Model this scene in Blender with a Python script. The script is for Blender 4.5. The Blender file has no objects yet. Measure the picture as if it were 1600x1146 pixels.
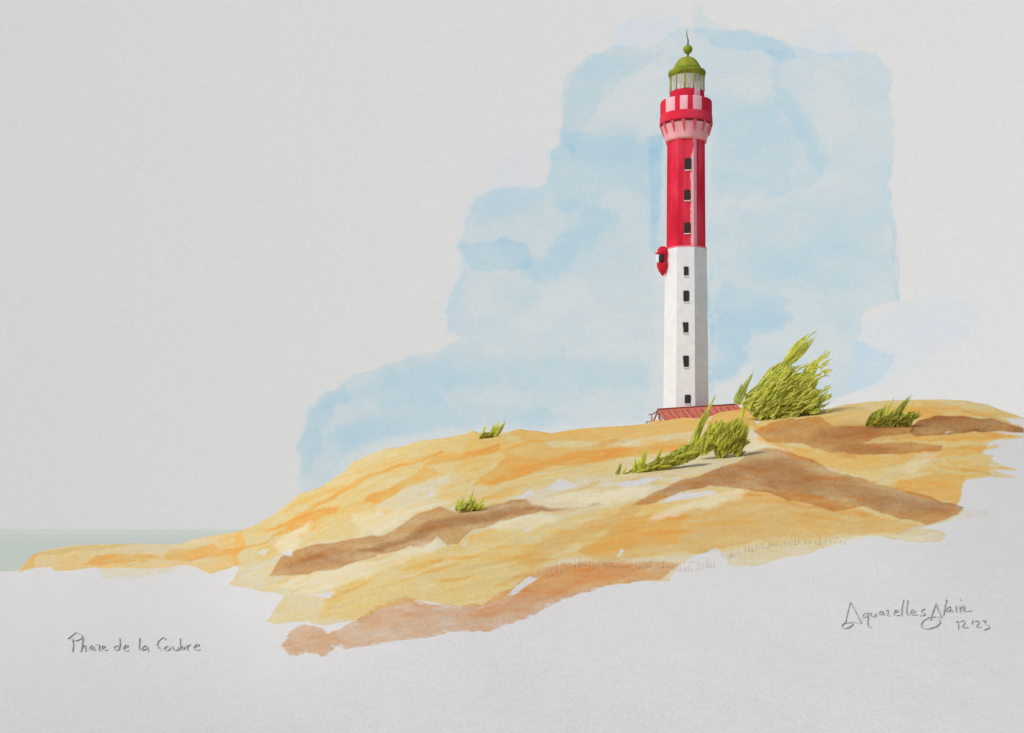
import bpy, bmesh, math, random
import numpy as np
from mathutils import Vector

# ------------------------------------------------------------------ camera, light, exposure
scene = bpy.context.scene
FPX, HZ, EYE, CX = 2222.0, 822.0, 9.0, 800.0        # focal length in photo pixels, horizon row, eye height
cd = bpy.data.cameras.new('camera'); cam = bpy.data.objects.new('camera', cd)
scene.collection.objects.link(cam); scene.camera = cam
cam.location = (0, 0, EYE); cam.rotation_euler = (math.radians(90), 0, 0)
cd.sensor_width = 36; cd.lens = 36*FPX/1600; cd.shift_y = (HZ-573)/1600
cd.clip_start = 0.5; cd.clip_end = 12000

SUN_EL, SUN_AZ = math.radians(42), math.radians(51)   # azimuth: degrees to the left of straight behind the camera
to_sun = Vector((-math.sin(SUN_AZ)*math.cos(SUN_EL), -math.cos(SUN_AZ)*math.cos(SUN_EL), math.sin(SUN_EL)))
sl = bpy.data.lights.new('sun', 'SUN'); sl.energy = 1.30; sl.angle = math.radians(10); sl.color = (1, .955, .885)
so = bpy.data.objects.new('sun', sl); scene.collection.objects.link(so)
so.rotation_euler = to_sun.to_track_quat('Z', 'Y').to_euler(); so.location = (-60, -40, 90)
world = bpy.data.worlds.new('World'); scene.world = world; world.use_nodes = True
wn = world.node_tree.nodes; bg = wn['Background']
sky_tex = wn.new('ShaderNodeTexSky'); sky_tex.sky_type = 'NISHITA'; sky_tex.sun_disc = False
sky_tex.sun_elevation = SUN_EL; sky_tex.sun_rotation = math.atan2(to_sun.x, to_sun.y)
sky_tex.air_density = 0.7; sky_tex.dust_density = 3.0; sky_tex.ozone_density = 0.4
world.node_tree.links.new(sky_tex.outputs[0], bg.inputs[0]); bg.inputs[1].default_value = 0.111
scene.view_settings.view_transform = 'Standard'; scene.view_settings.look = 'None'
scene.view_settings.exposure = 0.0; scene.view_settings.gamma = 1.0

rng = np.random.default_rng(7); rnd = random.Random(11)
R = math.radians

# ------------------------------------------------------------------ pigments
def lin(c):
    c = np.asarray(c, float)/255
    return np.where(c <= .04045, c/12.92, ((c+.055)/1.055)**2.4)
PAPER = lin((211, 210, 207))
WHITE = 0.80
def T(c):                       # how much light a film of paint lets through, relative to bare white
    return lin(c)/PAPER
def pig(c, k=1.0):              # reflectance of a painted surface
    return tuple(np.clip(T(c)*WHITE*k, 0, .92))

# ------------------------------------------------------------------ noise
TAB = rng.random((8, 256, 256))
def vnoise(x, y, s=0):
    t = TAB[s % 8]; xi = np.floor(x).astype(int); yi = np.floor(y).astype(int)
    fx = x-xi; fy = y-yi; fx = fx*fx*(3-2*fx); fy = fy*fy*(3-2*fy)
    a = t[xi & 255, yi & 255]; b = t[(xi+1) & 255, yi & 255]; c = t[xi & 255, (yi+1) & 255]; d = t[(xi+1) & 255, (yi+1) & 255]
    return (a*(1-fx)+b*fx)*(1-fy)+(c*(1-fx)+d*fx)*fy
def fbm(x, y, s=0, o=4):
    v = 0; a = .5; n = 0
    for i in range(o):
        v = v+a*vnoise(x*2**i+17.3*i, y*2**i+9.1*i, s+i); n += a; a *= .5
    return v/n*2-1              # about -1..1

def polydist(px, py, poly):     # signed distance, positive inside
    P = np.asarray(poly, float); Q = np.roll(P, -1, 0)
    best = np.full(px.shape, 1e18); ins = np.zeros(px.shape, bool)
    for (x0, y0), (x1, y1) in zip(P, Q):
        dx, dy = x1-x0, y1-y0; L = dx*dx+dy*dy+1e-12
        t = np.clip(((px-x0)*dx+(py-y0)*dy)/L, 0, 1)
        best = np.minimum(best, (px-x0-t*dx)**2+(py-y0-t*dy)**2)
        if y0 != y1:
            ins ^= ((y0 > py) != (y1 > py)) & (px < dx*(py-y0)/dy+x0)
    d = np.sqrt(best)
    return np.where(ins, d, -d)

def wash(col, cover, u, v, poly, tint, dens=1.0, warp=2.0, soft=1.6, edge=.25, mottle=.35, seed=0, streak=None, lift=None, mscale=28., dry=0, bigw=0., gran=.12, bloom_on=0.):
    """lay one transparent film of pigment; col (N,3) is multiplied in place"""
    P = np.asarray(poly, float); m = 14+warp*2+soft*2
    k = np.where((u > P[:, 0].min()-m) & (u < P[:, 0].max()+m) & (v > P[:, 1].min()-m) & (v < P[:, 1].max()+m))[0]
    if not len(k): return
    x, y = u[k], v[k]
    wx = x+warp*fbm(x/16, y/16, seed, 4)*2+bigw*fbm(x/55, y/30, seed+3, 2); wy = y+warp*fbm(x/16+40, y/16+7, seed+1, 4)*1.6+bigw*.5*fbm(x/55+9, y/30, seed+4, 2)
    d = polydist(wx, wy, P)
    a = np.clip(d/soft+.5, 0, 1); a = a*a*(3-2*a)
    if dry:                     # broken, dragged edge
        a = a*np.clip(.5+(d/dry)+1.1*fbm(x/9, y/2.2, seed+3, 3), 0, 1)
    if lift is not None:
        f = np.clip(a*lift, 0, 1)[:, None]
        tgt = np.ones(3) if tint is None else T(tint)
        col[k] = col[k]*(1-f)+tgt*f
        return
    sx, sy = (1, 1) if streak is None else streak
    mo = 1+mottle*fbm(x/mscale/sx, y/mscale/sy, seed+2, 5)+gran*fbm(x/3, y/2.6, seed+5, 2)
    bloom = fbm(x/60/sx**.5+5, y/26, seed+6, 3); mo = mo*(1+.30*bloom+.22*np.exp(-(bloom/.035)**2)*(bloom_on))
    mo = mo*(1+edge*np.exp(-(np.maximum(d, 0)/2.2)**2))
    den = np.clip(dens*a*mo, 0, 3)[:, None]
    col[k] *= np.maximum(T(tint), 1e-3)**den
    if cover is not None: cover[k] = np.maximum(cover[k], a)

# ------------------------------------------------------------------ materials
def new_mat(name):
    m = bpy.data.materials.new(name); m.use_nodes = True
    nt = m.node_tree; b = nt.nodes['Principled BSDF']; b.inputs['Specular IOR Level'].default_value = .15
    return m, nt, b
def pigment_mat(name, scale, bump_d, rough=.9, bump=.5, mott=.10, squash=1.0, emit=0.0, flat=None, mscale=.35):
    """colour from the mesh's own pigment attribute, with grain in the object's own space"""
    m, nt, b = new_mat(name); L = nt.links.new
    tc = nt.nodes.new('ShaderNodeTexCoord'); mp = nt.nodes.new('ShaderNodeMapping'); L(tc.outputs['Object'], mp.inputs[0])
    mp.inputs['Scale'].default_value = (squash, squash, 1)
    n1 = nt.nodes.new('ShaderNodeTexNoise'); n1.inputs['Scale'].default_value = scale; n1.inputs['Detail'].default_value = 4
    n1.inputs['Roughness'].default_value = .62; L(mp.outputs[0], n1.inputs['Vector'])
    n2 = nt.nodes.new('ShaderNodeTexNoise'); n2.inputs['Scale'].default_value = scale*mscale; n2.inputs['Detail'].default_value = 3
    L(mp.outputs[0], n2.inputs['Vector'])
    mr = nt.nodes.new('ShaderNodeMapRange'); mr.inputs[1].default_value = .25; mr.inputs[2].default_value = .75
    mr.inputs[3].default_value = 1-mott; mr.inputs[4].default_value = 1+mott; L(n2.outputs[0], mr.inputs[0])
    if flat is None:
        at = nt.nodes.new('ShaderNodeAttribute'); at.attribute_name = 'pigment'; src = at.outputs['Color']
    else:
        rg = nt.nodes.new('ShaderNodeRGB'); rg.outputs[0].default_value = (*flat, 1); src = rg.outputs[0]
    mx = nt.nodes.new('ShaderNodeVectorMath'); mx.operation = 'SCALE'; L(src, mx.inputs[0]); L(mr.outputs[0], mx.inputs['Scale'])
    if emit:
        dm = nt.nodes.new('ShaderNodeVectorMath'); dm.operation = 'SCALE'; L(mx.outputs[0], dm.inputs[0]); dm.inputs['Scale'].default_value = .2; L(dm.outputs[0], b.inputs['Base Color'])
        b.inputs['Specular IOR Level'].default_value = 0
    else: L(mx.outputs[0], b.inputs['Base Color'])
    b.inputs['Roughness'].default_value = rough
    bp = nt.nodes.new('ShaderNodeBump'); bp.inputs['Strength'].default_value = bump; bp.inputs['Distance'].default_value = bump_d
    L(n1.outputs[0], bp.inputs['Height']); L(bp.outputs[0], b.inputs['Normal'])
    if emit:
        L(mx.outputs[0], b.inputs['Emission Color']); b.inputs['Emission Strength'].default_value = emit
    return m
M_SKY = pigment_mat('overcast_sky', .12, 9.0, bump=.3, mott=.024, emit=.715, mscale=1.0, squash=.7)
M_GROUND = pigment_mat('sand_ground', 4.2, .16, bump=.26, mott=.03)
M_SEA = pigment_mat('pale_sea', .25, .35, rough=.75, bump=.25, mott=.03, flat=pig((189, 199, 187)))
M_WALL = pigment_mat('painted_masonry', 2.2, .06, bump=.35, mott=.06)
M_LEAF = pigment_mat('leaf', 3.0, .04, bump=.25, mott=.14)
nt = M_LEAF.node_tree; b = nt.nodes['Principled BSDF']; out = nt.nodes['Material Output']
tr = nt.nodes.new('ShaderNodeBsdfTranslucent'); mxs = nt.nodes.new('ShaderNodeMixShader'); mxs.inputs[0].default_value = .68
b.inputs['Specular IOR Level'].default_value = .02
nt.links.new(b.inputs['Base Color'].links[0].from_socket, tr.inputs[0]); nt.links.new(b.outputs[0], mxs.inputs[1]); nt.links.new(tr.outputs[0], mxs.inputs[2]); nt.links.new(mxs.outputs[0], out.inputs[0])
M_TILE = pigment_mat('roof_tile', 3.0, .05, bump=.3, mott=.12)
M_PENCIL = pigment_mat('graphite_line', 14., .02, bump=.4, mott=.22, flat=pig((166, 165, 162)))
M_WOOD = pigment_mat('grey_wood', 9., .02, bump=.4, mott=.25, flat=pig((198, 182, 152)))
M_DARK = pigment_mat('dark_pane', 2.5, .02, rough=.55, bump=.2, mott=.2, flat=pig((48, 46, 44)))
M_GLASS, nt, b = new_mat('lantern_glass')
b.inputs['Base Color'].default_value = (.93, .93, .91, 1); b.inputs['Roughness'].default_value = .25; b.inputs['Alpha'].default_value = .5
gt_ = nt.nodes.new('ShaderNodeBsdfTranslucent'); gt_.inputs[0].default_value = (.93, .93, .91, 1); gm_ = nt.nodes.new('ShaderNodeMixShader'); gm_.inputs[0].default_value = .15
nt.links.new(b.outputs[0], gm_.inputs[1]); nt.links.new(gt_.outputs[0], gm_.inputs[2]); nt.links.new(gm_.outputs[0], nt.nodes['Material Output'].inputs[0])
b.inputs['Specular IOR Level'].default_value = .5

# ------------------------------------------------------------------ objects
def props(o, label=None, cat=None, group=None, kind=None):
    if label: o['label'] = label
    if cat: o['category'] = cat
    if group: o['group'] = group
    if kind: o['kind'] = kind
    return o
def thing(name, loc, label, cat, group=None):
    o = bpy.data.objects.new(name, None); scene.collection.objects.link(o); o.location = loc; o.empty_display_size = .5
    return props(o, label, cat, group)
def link_mesh(name, verts, faces, mat, cols=None, parent=None, smooth=True, origin=None):
    verts = np.asarray(verts, float).reshape(-1, 3)
    org = np.zeros(3)
    if parent is not None:
        p = parent
        while p is not None: org = org+np.array(p.location); p = p.parent
    elif origin is not None: org = np.asarray(origin, float)
    me = bpy.data.meshes.new(name)
    me.from_pydata((verts-org).tolist(), [], [tuple(int(i) for i in f) for f in faces]) if not isinstance(faces, np.ndarray) else fill(me, verts-org, faces)
    if cols is not None:
        at = me.color_attributes.new('pigment', 'FLOAT_COLOR', 'POINT')
        c = np.ones((len(verts), 4), np.float32); c[:, :3] = cols; at.data.foreach_set('color', c.ravel())
    me.materials.append(mat)
    if smooth: me.polygons.foreach_set('use_smooth', np.ones(len(me.polygons), bool))
    me.update()
    o = bpy.data.objects.new(name, me); scene.collection.objects.link(o)
    if parent is not None: o.parent = parent
    elif origin is not None: o.location = origin
    return o
def fill(me, verts, quads):
    n, q = len(verts), len(quads)
    me.vertices.add(n); me.vertices.foreach_set('co', verts.astype(np.float32).ravel())
    me.loops.add(q*4); me.loops.foreach_set('vertex_index', quads.astype(np.int32).ravel())
    me.polygons.add(q); me.polygons.foreach_set('loop_start', (np.arange(q)*4).astype(np.int32))
    me.update(calc_edges=True)

class MB:                       # collects shapes that become one mesh
    def __init__(s): s.v = []; s.f = []; s.c = []
    def add(s, vs, fs, col):
        b = len(s.v); s.v += [tuple(p) for p in vs]; s.f += [tuple(b+i for i in f) for f in fs]
        s.c += [tuple(col)]*len(vs) if np.ndim(col) == 1 else [tuple(q) for q in col]
    def box(s, lo, hi, col, rot=0, about=(0, 0)):
        (x0, y0, z0), (x1, y1, z1) = lo, hi
        vs = [(x, y, z) for z in (z0, z1) for x, y in ((x0, y0), (x1, y0), (x1, y1), (x0, y1))]
        if rot:
            c, n = math.cos(rot), math.sin(rot)
            vs = [(about[0]+(x-about[0])*c-(y-about[1])*n, about[1]+(x-about[0])*n+(y-about[1])*c, z) for x, y, z in vs]
        s.add(vs, [(3, 2, 1, 0), (4, 5, 6, 7), (0, 1, 5, 4), (1, 2, 6, 5), (2, 3, 7, 6), (3, 0, 4, 7)], col)
    def tube(s, pts, rad, col, n=6, flat=1.0, cols=None):
        pts = [Vector(p) for p in pts]; m = len(pts)
        if not hasattr(rad, '__len__'): rad = [rad]*m
        vs, cs = [], []; up = Vector((0, 1, 0))
        for i, p in enumerate(pts):
            t = (pts[min(i+1, m-1)]-pts[max(i-1, 0)]).normalized()
            a = t.cross(up)
            a = a.normalized() if a.length > 1e-4 else Vector((1, 0, 0))
            bb = a.cross(t).normalized()
            for k in range(n):
                w = 2*math.pi*k/n
                vs.append(p+a*(rad[i]*math.cos(w))+bb*(rad[i]*flat*math.sin(w)))
                cs.append(cols[i] if cols is not None else col)
        fs = [(i*n+k, i*n+(k+1) % n, (i+1)*n+(k+1) % n, (i+1)*n+k) for i in range(m-1) for k in range(n)]
        fs += [tuple(range(n))[::-1], tuple((m-1)*n+k for k in range(n))]
        s.add(vs, fs, cs)
    def lathe(s, prof, n, c, colf, phase=0.0, cap=True):
        vs, cs = [], []
        for i, (r, z) in enumerate(prof):
            for k in range(n):
                w = phase+2*math.pi*k/n      # angle 0 faces the camera (-y), positive to the right
                vs.append((c[0]+r*math.sin(w), c[1]-r*math.cos(w), z)); cs.append(colf(w, z, i) if callable(colf) else colf)
        fs = [(i*n+k, i*n+(k+1) % n, (i+1)*n+(k+1) % n, (i+1)*n+k) for i in range(len(prof)-1) for k in range(n)]
        if cap: fs += [tuple(range(n))[::-1], tuple((len(prof)-1)*n+k for k in range(n))]
        s.add(vs, fs, cs)
    def build(s, name, mat, parent=None, smooth=True, origin=None):
        return link_mesh(name, s.v, s.f, mat, s.c, parent, smooth, origin)

def at(u, v, d): return ((u-CX)/FPX*d, d, EYE+(HZ-v)/FPX*d)

# ------------------------------------------------------------------ sky
def build_sky():
    RAD = 3500.
    uu = np.concatenate([np.linspace(-4200, -60, 36), np.arange(-40, 440, 12.), np.arange(440, 1560, 1.7), np.arange(1560, 1700, 12), np.linspace(1720, 5800, 36)])
    vv = np.concatenate([np.arange(900, 776, -12.), np.arange(776, 0, -1.7), np.linspace(0, -1500, 30)])
    az = np.arctan((uu-CX)/FPX)
    az = np.clip(az, -1.25, 1.25)
    U, V = np.meshgrid(uu, vv)
    A = np.meshgrid(az, vv)[0]
    X, Y, Z = RAD*np.sin(A), RAD*np.cos(A), EYE+(HZ-V)/FPX*RAD*np.cos(np.minimum(abs(A), .37))
    u, v = U.ravel(), V.ravel()
    col = np.ones((len(u), 3))
    B = (188, 203, 208); Bd = (182, 200, 207); Lv = (204, 209, 213)
    S = [
     (B, .72, [(470,790),(466,750),(468,700),(478,655),(500,622),(550,590),(620,566),(680,548),(722,530),(702,515),(697,485),(708,445),(724,420),(718,385),(728,345),(742,312),(780,294),(838,292),(854,285),(862,240),(880,205),(874,160),(893,115),(922,86),(962,72),(1000,76),(1030,66),(1060,45),(1092,44),(1120,50),(1165,48),(1205,58),(1240,74),(1290,84),(1340,80),(1372,84),(1390,112),(1392,160),(1395,220),(1390,280),(1395,340),(1402,380),(1400,440),(1404,468),(1352,484),(1340,530),(1395,560),(1380,598),(1330,612),(1280,640),(1200,660),(1000,700),(700,760)], dict(warp=3, soft=5, edge=.12)),
     (Lv, .9, [(958,75),(955,58),(970,36),(1010,24),(1055,22),(1075,45),(1030,66),(1000,76)], dict(soft=7)),
     (B, .5, [(1078,48),(1084,4),(1092,8),(1105,30),(1135,44),(1150,52),(1105,54)], dict(soft=6)),
     (Lv, .9, [(1238,76),(1256,48),(1290,38),(1322,56),(1340,82),(1300,92)], dict(soft=5)),
     (Lv, .8, [(1390,480),(1470,464),(1518,478),(1532,512),(1486,542),(1430,572),(1388,606),(1330,612),(1340,520)], dict(soft=16, warp=5)),
     (Lv, .55, [(700,530),(690,490),(712,420),(722,330),(760,270),(800,235),(850,225),(864,250),(850,300),(740,330),(735,420)], dict(soft=26, warp=6)),
     (Bd, .40, [(882,200),(876,160),(896,116),(926,88),(985,82),(1040,74),(1030,95),(980,115),(940,150),(910,215),(890,240)], dict(soft=7, warp=5)),
     (Bd, .38, [(858,300),(862,250),(882,205),(930,215),(1000,190),(1030,215),(1025,330),(980,290),(930,310),(880,350)], dict(soft=26, warp=9)),
     (Bd, .60, [(722,380),(790,372),(830,384),(828,418),(765,424),(732,418)], dict(soft=3, warp=4, edge=.2)),
     (Bd, .55, [(900,345),(930,325),(960,335),(955,365),(925,375),(890,425),(830,440),(812,420),(850,400),(880,370)], dict(soft=20, warp=10)),
     (Bd, .75, [(1014,215),(1036,210),(1036,320),(1032,400),(1014,392),(1020,300)], dict(soft=7, warp=3)),
     (Bd, .35, [(740,320),(790,298),(850,300),(850,330),(800,335),(745,350)], dict(soft=16, warp=5)),
     (Bd, .55, [(468,745),(470,690),(482,655),(510,618),(545,600),(520,650),(498,690),(492,740)], dict(soft=16, warp=6, edge=.1)),
     (Bd, .42, [(500,690),(560,650),(650,628),(760,636),(870,650),(840,664),(720,666),(620,680),(540,705)], dict(soft=30, warp=9)),
     (Bd, .34, [(520,625),(620,580),(720,545),(900,560),(1000,560),(1020,600),(900,610),(760,600),(600,630)], dict(soft=26, warp=9)),
     (Bd, .62, [(1112,600),(1112,480),(1135,440),(1232,470),(1228,508),(1168,520),(1165,558),(1140,592)], dict(soft=18, warp=9)),
     (Bd, .60, [(1104,430),(1112,420),(1116,640),(1108,640)], dict(soft=5, warp=2)),
     (Bd, .50, [(1095,58),(1160,48),(1215,62),(1245,90),(1225,100),(1190,78),(1130,78)], dict(soft=4, warp=4, edge=.2)),
     (Bd, .36, [(1203,80),(1222,80),(1218,130),(1262,180),(1292,235),(1282,275),(1245,300),(1190,310),(1230,285),(1262,255),(1250,215),(1212,160)], dict(soft=9, warp=6)),
     (Bd, .26, [(1110,140),(1210,160),(1250,230),(1220,290),(1150,310),(1108,300)], dict(soft=22, warp=8)),
     (Bd, .26, [(1150,330),(1380,330),(1392,440),(1250,470),(1160,420)], dict(soft=30, warp=10)),
     (Bd, .35, [(1392,340),(1400,345),(1405,470),(1398,470)], dict(soft=3, warp=1)),
     ((196, 201, 209), .6, [(1404,380),(1407,380),(1407,472),(1403,472)], dict(soft=3, warp=1)),
    ]
    for i, (c, d, p, kw) in enumerate(S):
        k = dict(mottle=.55, mscale=46., streak=(1.5, 1), bloom_on=.6, bigw=5.); k.update(kw)
        wash(col, None, u, v, p, c, dens=d, seed=i, **k)
    lifts = [([(945,140),(1000,110),(1040,100),(1044,150),(1026,165),(1026,215),(995,225),(985,190),(935,180)], .55, 22),
             ([(1024,440),(1040,200),(1040,660),(1006,665),(1024,560)], .6, 8), ([(1104,190),(1120,200),(1116,225),(1104,300)], .5, 5),
             ([(1108,380),(1102,200),(1108,200),(1113,640),(1106,640)], .6, 4),
             ([(1110,612),(1140,596),(1175,560),(1160,640),(1110,640)], .75, 12),
             ([(1170,530),(1220,510),(1300,500),(1330,560),(1300,600),(1240,560)], .40, 22),
             ([(840,440),(900,430),(930,470),(880,500),(835,490)], .45, 22), ([(1240,110),(1300,100),(1330,200),(1290,240),(1250,170)], .35, 24),
             ([(800,500),(850,480),(870,510),(830,520)], .4, 10), ([(520,735),(560,700),(640,676),(780,664),(860,668),(1010,655),(1000,700),(700,700),(600,760),(500,790)], .65, 9),
             ([(725,470),(760,440),(770,480),(740,510)], .4, 14), ([(960,90),(1000,70),(1050,60),(1070,90),(1000,100)], .35, 14),
             ([(1072,60),(1080,0),(1085,0),(1083,70)], .5, 4), ([(1285,645),(1320,622),(1400,612),(1540,622),(1530,640),(1300,660)], .85, 6)]
    for i, (p, a, s) in enumerate(lifts):
        wash(col, None, u, v, p, None, lift=a*.8, soft=s*1.3, warp=5, seed=i+2)
    # broad soft unevenness of thin cloud
    f = fbm(U.ravel()/700+3, V.ravel()/700, 5, 2); col *= (1+.012*f)[:, None]
    nc = len(uu); idx = np.arange(len(vv)*nc).reshape(len(vv), nc)
    q = np.stack([idx[:-1, :-1], idx[:-1, 1:], idx[1:, 1:], idx[1:, :-1]], -1).reshape(-1, 4)
    P = np.stack([X.ravel(), Y.ravel(), Z.ravel()], 1)
    tint = np.array([1., .997, .985])
    o = link_mesh('sky', P, q, M_SKY, np.clip(col*WHITE*tint, 0, 1))
    props(o, kind='structure')
build_sky()

# ------------------------------------------------------------------ sea
n = 60
xs = np.linspace(-3400, 3400, n); ys = np.linspace(-300, 3480, n)
Xs, Ys = np.meshgrid(xs, ys); idx = np.arange(n*n).reshape(n, n)
o = link_mesh('sea', np.stack([Xs.ravel(), Ys.ravel(), np.zeros(n*n)], 1), np.stack([idx[:-1, :-1], idx[:-1, 1:], idx[1:, 1:], idx[1:, :-1]], -1).reshape(-1, 4), M_SEA)
props(o, kind='structure')

# ------------------------------------------------------------------ terrain: white sand plain rising to ochre dunes
CREST = [(-600,893),(22,893),(28,892),(40,879),(52,867),(75,859),(110,853),(200,849.5),(262,850.5),(283,850),(300,843),(340,836),(370,831),(400,821),(425,806),(470,772),(500,762),(520,748),(535,740),(552,722),(575,712),(600,702),(625,699),(660,688),(700,684),(728,678),(738,673),(750,677),(790,676),(812,671),(830,673),(862,677),(900,671),(935,668),(980,665),(1008,663),(1025,656),(1040,651),(1065,653),(1100,654),(1118,648),(1130,641),(1145,636),(1165,637),(1182,641),(1250,648),(1290,640),(1320,632),(1360,628),(1400,625.5),(1470,624),(1505,626),(1540,632),(1575,645),(1600,653),(1700,664),(2200,690)]
cu, cv = np.array(CREST, float).T
DCR = [(-600,272),(22,272),(60,285),(340,285),(450,262),(700,242),(1000,238),(1100,238),(1200,226),(1400,220),(2200,215)]
du, dv_ = np.array(DCR, float).T
def crest(u): return np.interp(u, cu, cv)
GU = np.arange(-600., 2201., 4.)
def broad(a, s):
    h = int(3*s/4); k = np.exp(-.5*(np.arange(-h, h+1)*4./s)**2); k /= k.sum(); m = len(k)//2
    return np.convolve(np.pad(a, m, mode='edge'), k, 'valid')
GC = broad(crest(GU), 110.); GD = broad(np.interp(GU, du, dv_), 110.)
def plane(u):
    vs, dc = np.interp(u, GU, GC), np.interp(u, GU, GD)        # broad, smooth fall of the dune
    b = (1146-vs)/(1/58.-1/dc); return 1146-b/58., b, crest(u), dc
def depth(u, v):
    a, b, vc, dc = plane(u); return b/(np.maximum(v, vc-.5)-a)
def ground(u, v, lift=0.0):
    d = float(depth(u, v)); p = at(u, v, d); return Vector((p[0], p[1], p[2]+lift))

def sand_colours(u, v):
    col = np.ones((len(u), 3)); cover = np.zeros(len(u))
    L0 = (216, 199, 149); M = (219, 192, 118); O = (217, 179, 100); BR = (186, 150, 112); DB = (154, 119, 92); TN = (206, 171, 116); PK = (207, 165, 124)
    thin = {L0: .82, M: .72, O: .80, BR: .78, DB: .78, TN: .70, PK: .84}    # films lie one over another, so each is thin
    W = lambda p, c, d=1., **k: wash(col, cover, u, v, p, c, dens=d*thin.get(c, .8), **{**k, 'soft': k.get('soft', 1.6)*(1.7 if c in (O, BR, DB, TN) else 1)})
    top = [p for p in CREST if 370 <= p[0] <= 1600]
    up = [(x, y-12) for x, y in top]
    st = dict(streak=(2.6, 1), mscale=15., mottle=.55, bigw=8., bloom_on=1., gran=.22)
    # thin yellow first wash over the whole dune
    W(up+[(1600,655),(1565,654),(1545,651),(1590,664),(1600,670),(1600,681),(1580,683),(1598,687),(1562,686),(1540,694),(1532,708),(1548,716),(1540,724),(1587,733),(1545,734),(1584,745),(1550,742),(1508,748),(1500,770),(1494,788),(1506,796),(1490,810),(1452,820),(1420,829),(1470,826),(1478,834),(1468,846),(1440,850),(1410,846),(1370,837),(1345,842),(1300,854),(1240,868),(1185,885),(1140,886),(1136,868),(1122,858),(1085,868),(1060,884),(1040,905),(960,914),(870,930),(800,925),(760,945),(700,945),(655,938),(600,948),(555,968),(500,976),(455,971),(418,973),(440,932),(405,922),(362,912),(373,889),(362,878),(366,850)], L0, .95, warp=1.6, edge=.35, **st)
    W([(27,893),(40,870),(52,856),(110,843),(200,839),(282,840),(300,832),(340,826),(374,820),(378,850),(372,884),(345,890),(330,896),(308,886),(290,884),(250,887),(150,886),(86,892),(80,885)], (224,192,122), 1., warp=1.5, edge=.3, **st)
    W([(150,884),(260,880),(285,887),(255,897),(200,905),(160,904)], (222,208,170), .8, warp=2, soft=8, dry=14)
    # pale shadow-free lights stay; mid yellow
    W([(340,845),(400,812),(470,764),(520,738),(556,706),(620,692),(700,676),(760,668),(800,690),(760,720),(700,740),(640,755),(590,790),(520,810),(470,838),(430,868),(385,888),(360,878)], M, .62, soft=9, seed=1, **st)
    W([(470,815),(520,800),(600,795),(640,800),(600,820),(560,834),(500,842),(462,866),(462,845)], M, .45, soft=7, seed=2, **st)
    W([(740,680),(830,660),(1010,650),(1100,645),(1180,630),(1160,690),(1060,705),(960,735),(860,755),(760,790),(680,780),(700,745)], M, .55, soft=10, seed=3, **st)
    W([(500,965),(512,932),(560,905),(620,880),(700,853),(760,826),(880,806),(1000,786),(1080,790),(1050,850),(960,862),(880,872),(830,896),(800,930),(740,948),(700,947),(655,938),(600,948),(552,968)], M, .70, soft=9, seed=4, **st)
    W([(440,935),(480,932),(515,935),(505,972),(455,971),(420,972)], M, .25, seed=2, **st)
    W([(1172,640),(1290,632),(1400,618),(1500,618),(1550,632),(1600,650),(1565,655),(1590,664),(1600,680),(1562,686),(1540,694),(1532,708),(1548,716),(1540,724),(1545,734),(1550,742),(1508,748),(1500,770),(1494,788),(1420,772),(1330,742),(1240,712),(1180,690)], M, .80, soft=2.5, seed=5, **st)
    W([(1010,790),(1120,760),(1250,772),(1400,800),(1500,795),(1490,808),(1450,820),(1380,832),(1250,846),(1180,850),(1110,862),(1040,868),(960,874),(900,870)], M, .5, soft=6, seed=6, **st)
    # orange strokes
    for i, p in enumerate([
        [(415,832),(470,800),(520,772),(560,748),(610,728),(688,704),(690,708),(640,724),(590,742),(545,764),(500,790),(450,818)],
        [(392,856),(420,842),(450,822),(480,806),(528,790),(522,802),(490,816),(440,836),(404,852)],
        [(572,784),(580,774),(605,768),(632,748),(660,733),(680,732),(686,738),(668,748),(640,758),(618,776),(590,788)],
        [(650,738),(690,714),(730,707),(776,696),(780,704),(740,716),(700,724)],
        [(735,760),(765,738),(790,716),(782,706),(805,696),(826,688),(845,690),(870,702),(900,700),(960,694),(975,700),(905,714),(960,704),(1005,694),(1060,688),(1085,698),(1045,706),(980,714),(905,727),(850,732),(810,746),(775,757)],
        [(757,757),(800,736),(850,718),(905,707),(1000,699),(990,708),(920,724),(862,729),(815,744),(770,762)],
        [(795,676),(815,668),(860,673),(905,668),(980,660),(1010,655),(1062,652),(1100,652),(1110,660),(1080,672),(1020,684),(930,690),(862,690),(820,682)],
        [(1106,660),(1130,636),(1150,628),(1172,632),(1184,652),(1176,668),(1140,664),(1120,668)],
        [(128,881),(152,867),(182,864),(228,865),(256,871),(232,875),(180,881)], [(254,872),(276,860),(302,859),(330,850),(345,858),(398,852),(368,866),(330,868),(300,877),(266,878)],
        [(27,893),(40,874),(56,864),(50,884)],
        [(1425,750),(1470,742),(1508,745),(1500,770),(1494,788),(1446,776),(1390,758)], [(1180,690),(1260,704),(1380,712),(1470,700),(1540,696),(1532,708),(1440,722),(1330,735),(1250,716)],
        [(1390,678),(1480,680),(1600,674),(1600,682),(1560,686),(1480,690),(1400,690)], [(1260,660),(1300,650),(1340,640),(1420,640),(1500,636),(1560,648),(1450,658),(1330,668)],
        [(520,905),(560,885),(610,868),(640,870),(580,905),(540,935),(505,960)], [(820,752),(780,768),(740,782),(800,775)]]):
        W(p, O, (.85, .9, .85, .8, .75, .5, .6, .9, .75, .75, .8, .6, .5, .7, .45, .2, .3)[i], warp=1.5, soft=2.2, edge=.3, seed=i, **st)
    W([(52,866),(110,854),(200,850),(212,852),(120,862),(76,868)], (196,180,110), .5, soft=3)
    # loose brush strokes that follow the fall of the sand
    q = random.Random(21)
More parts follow.
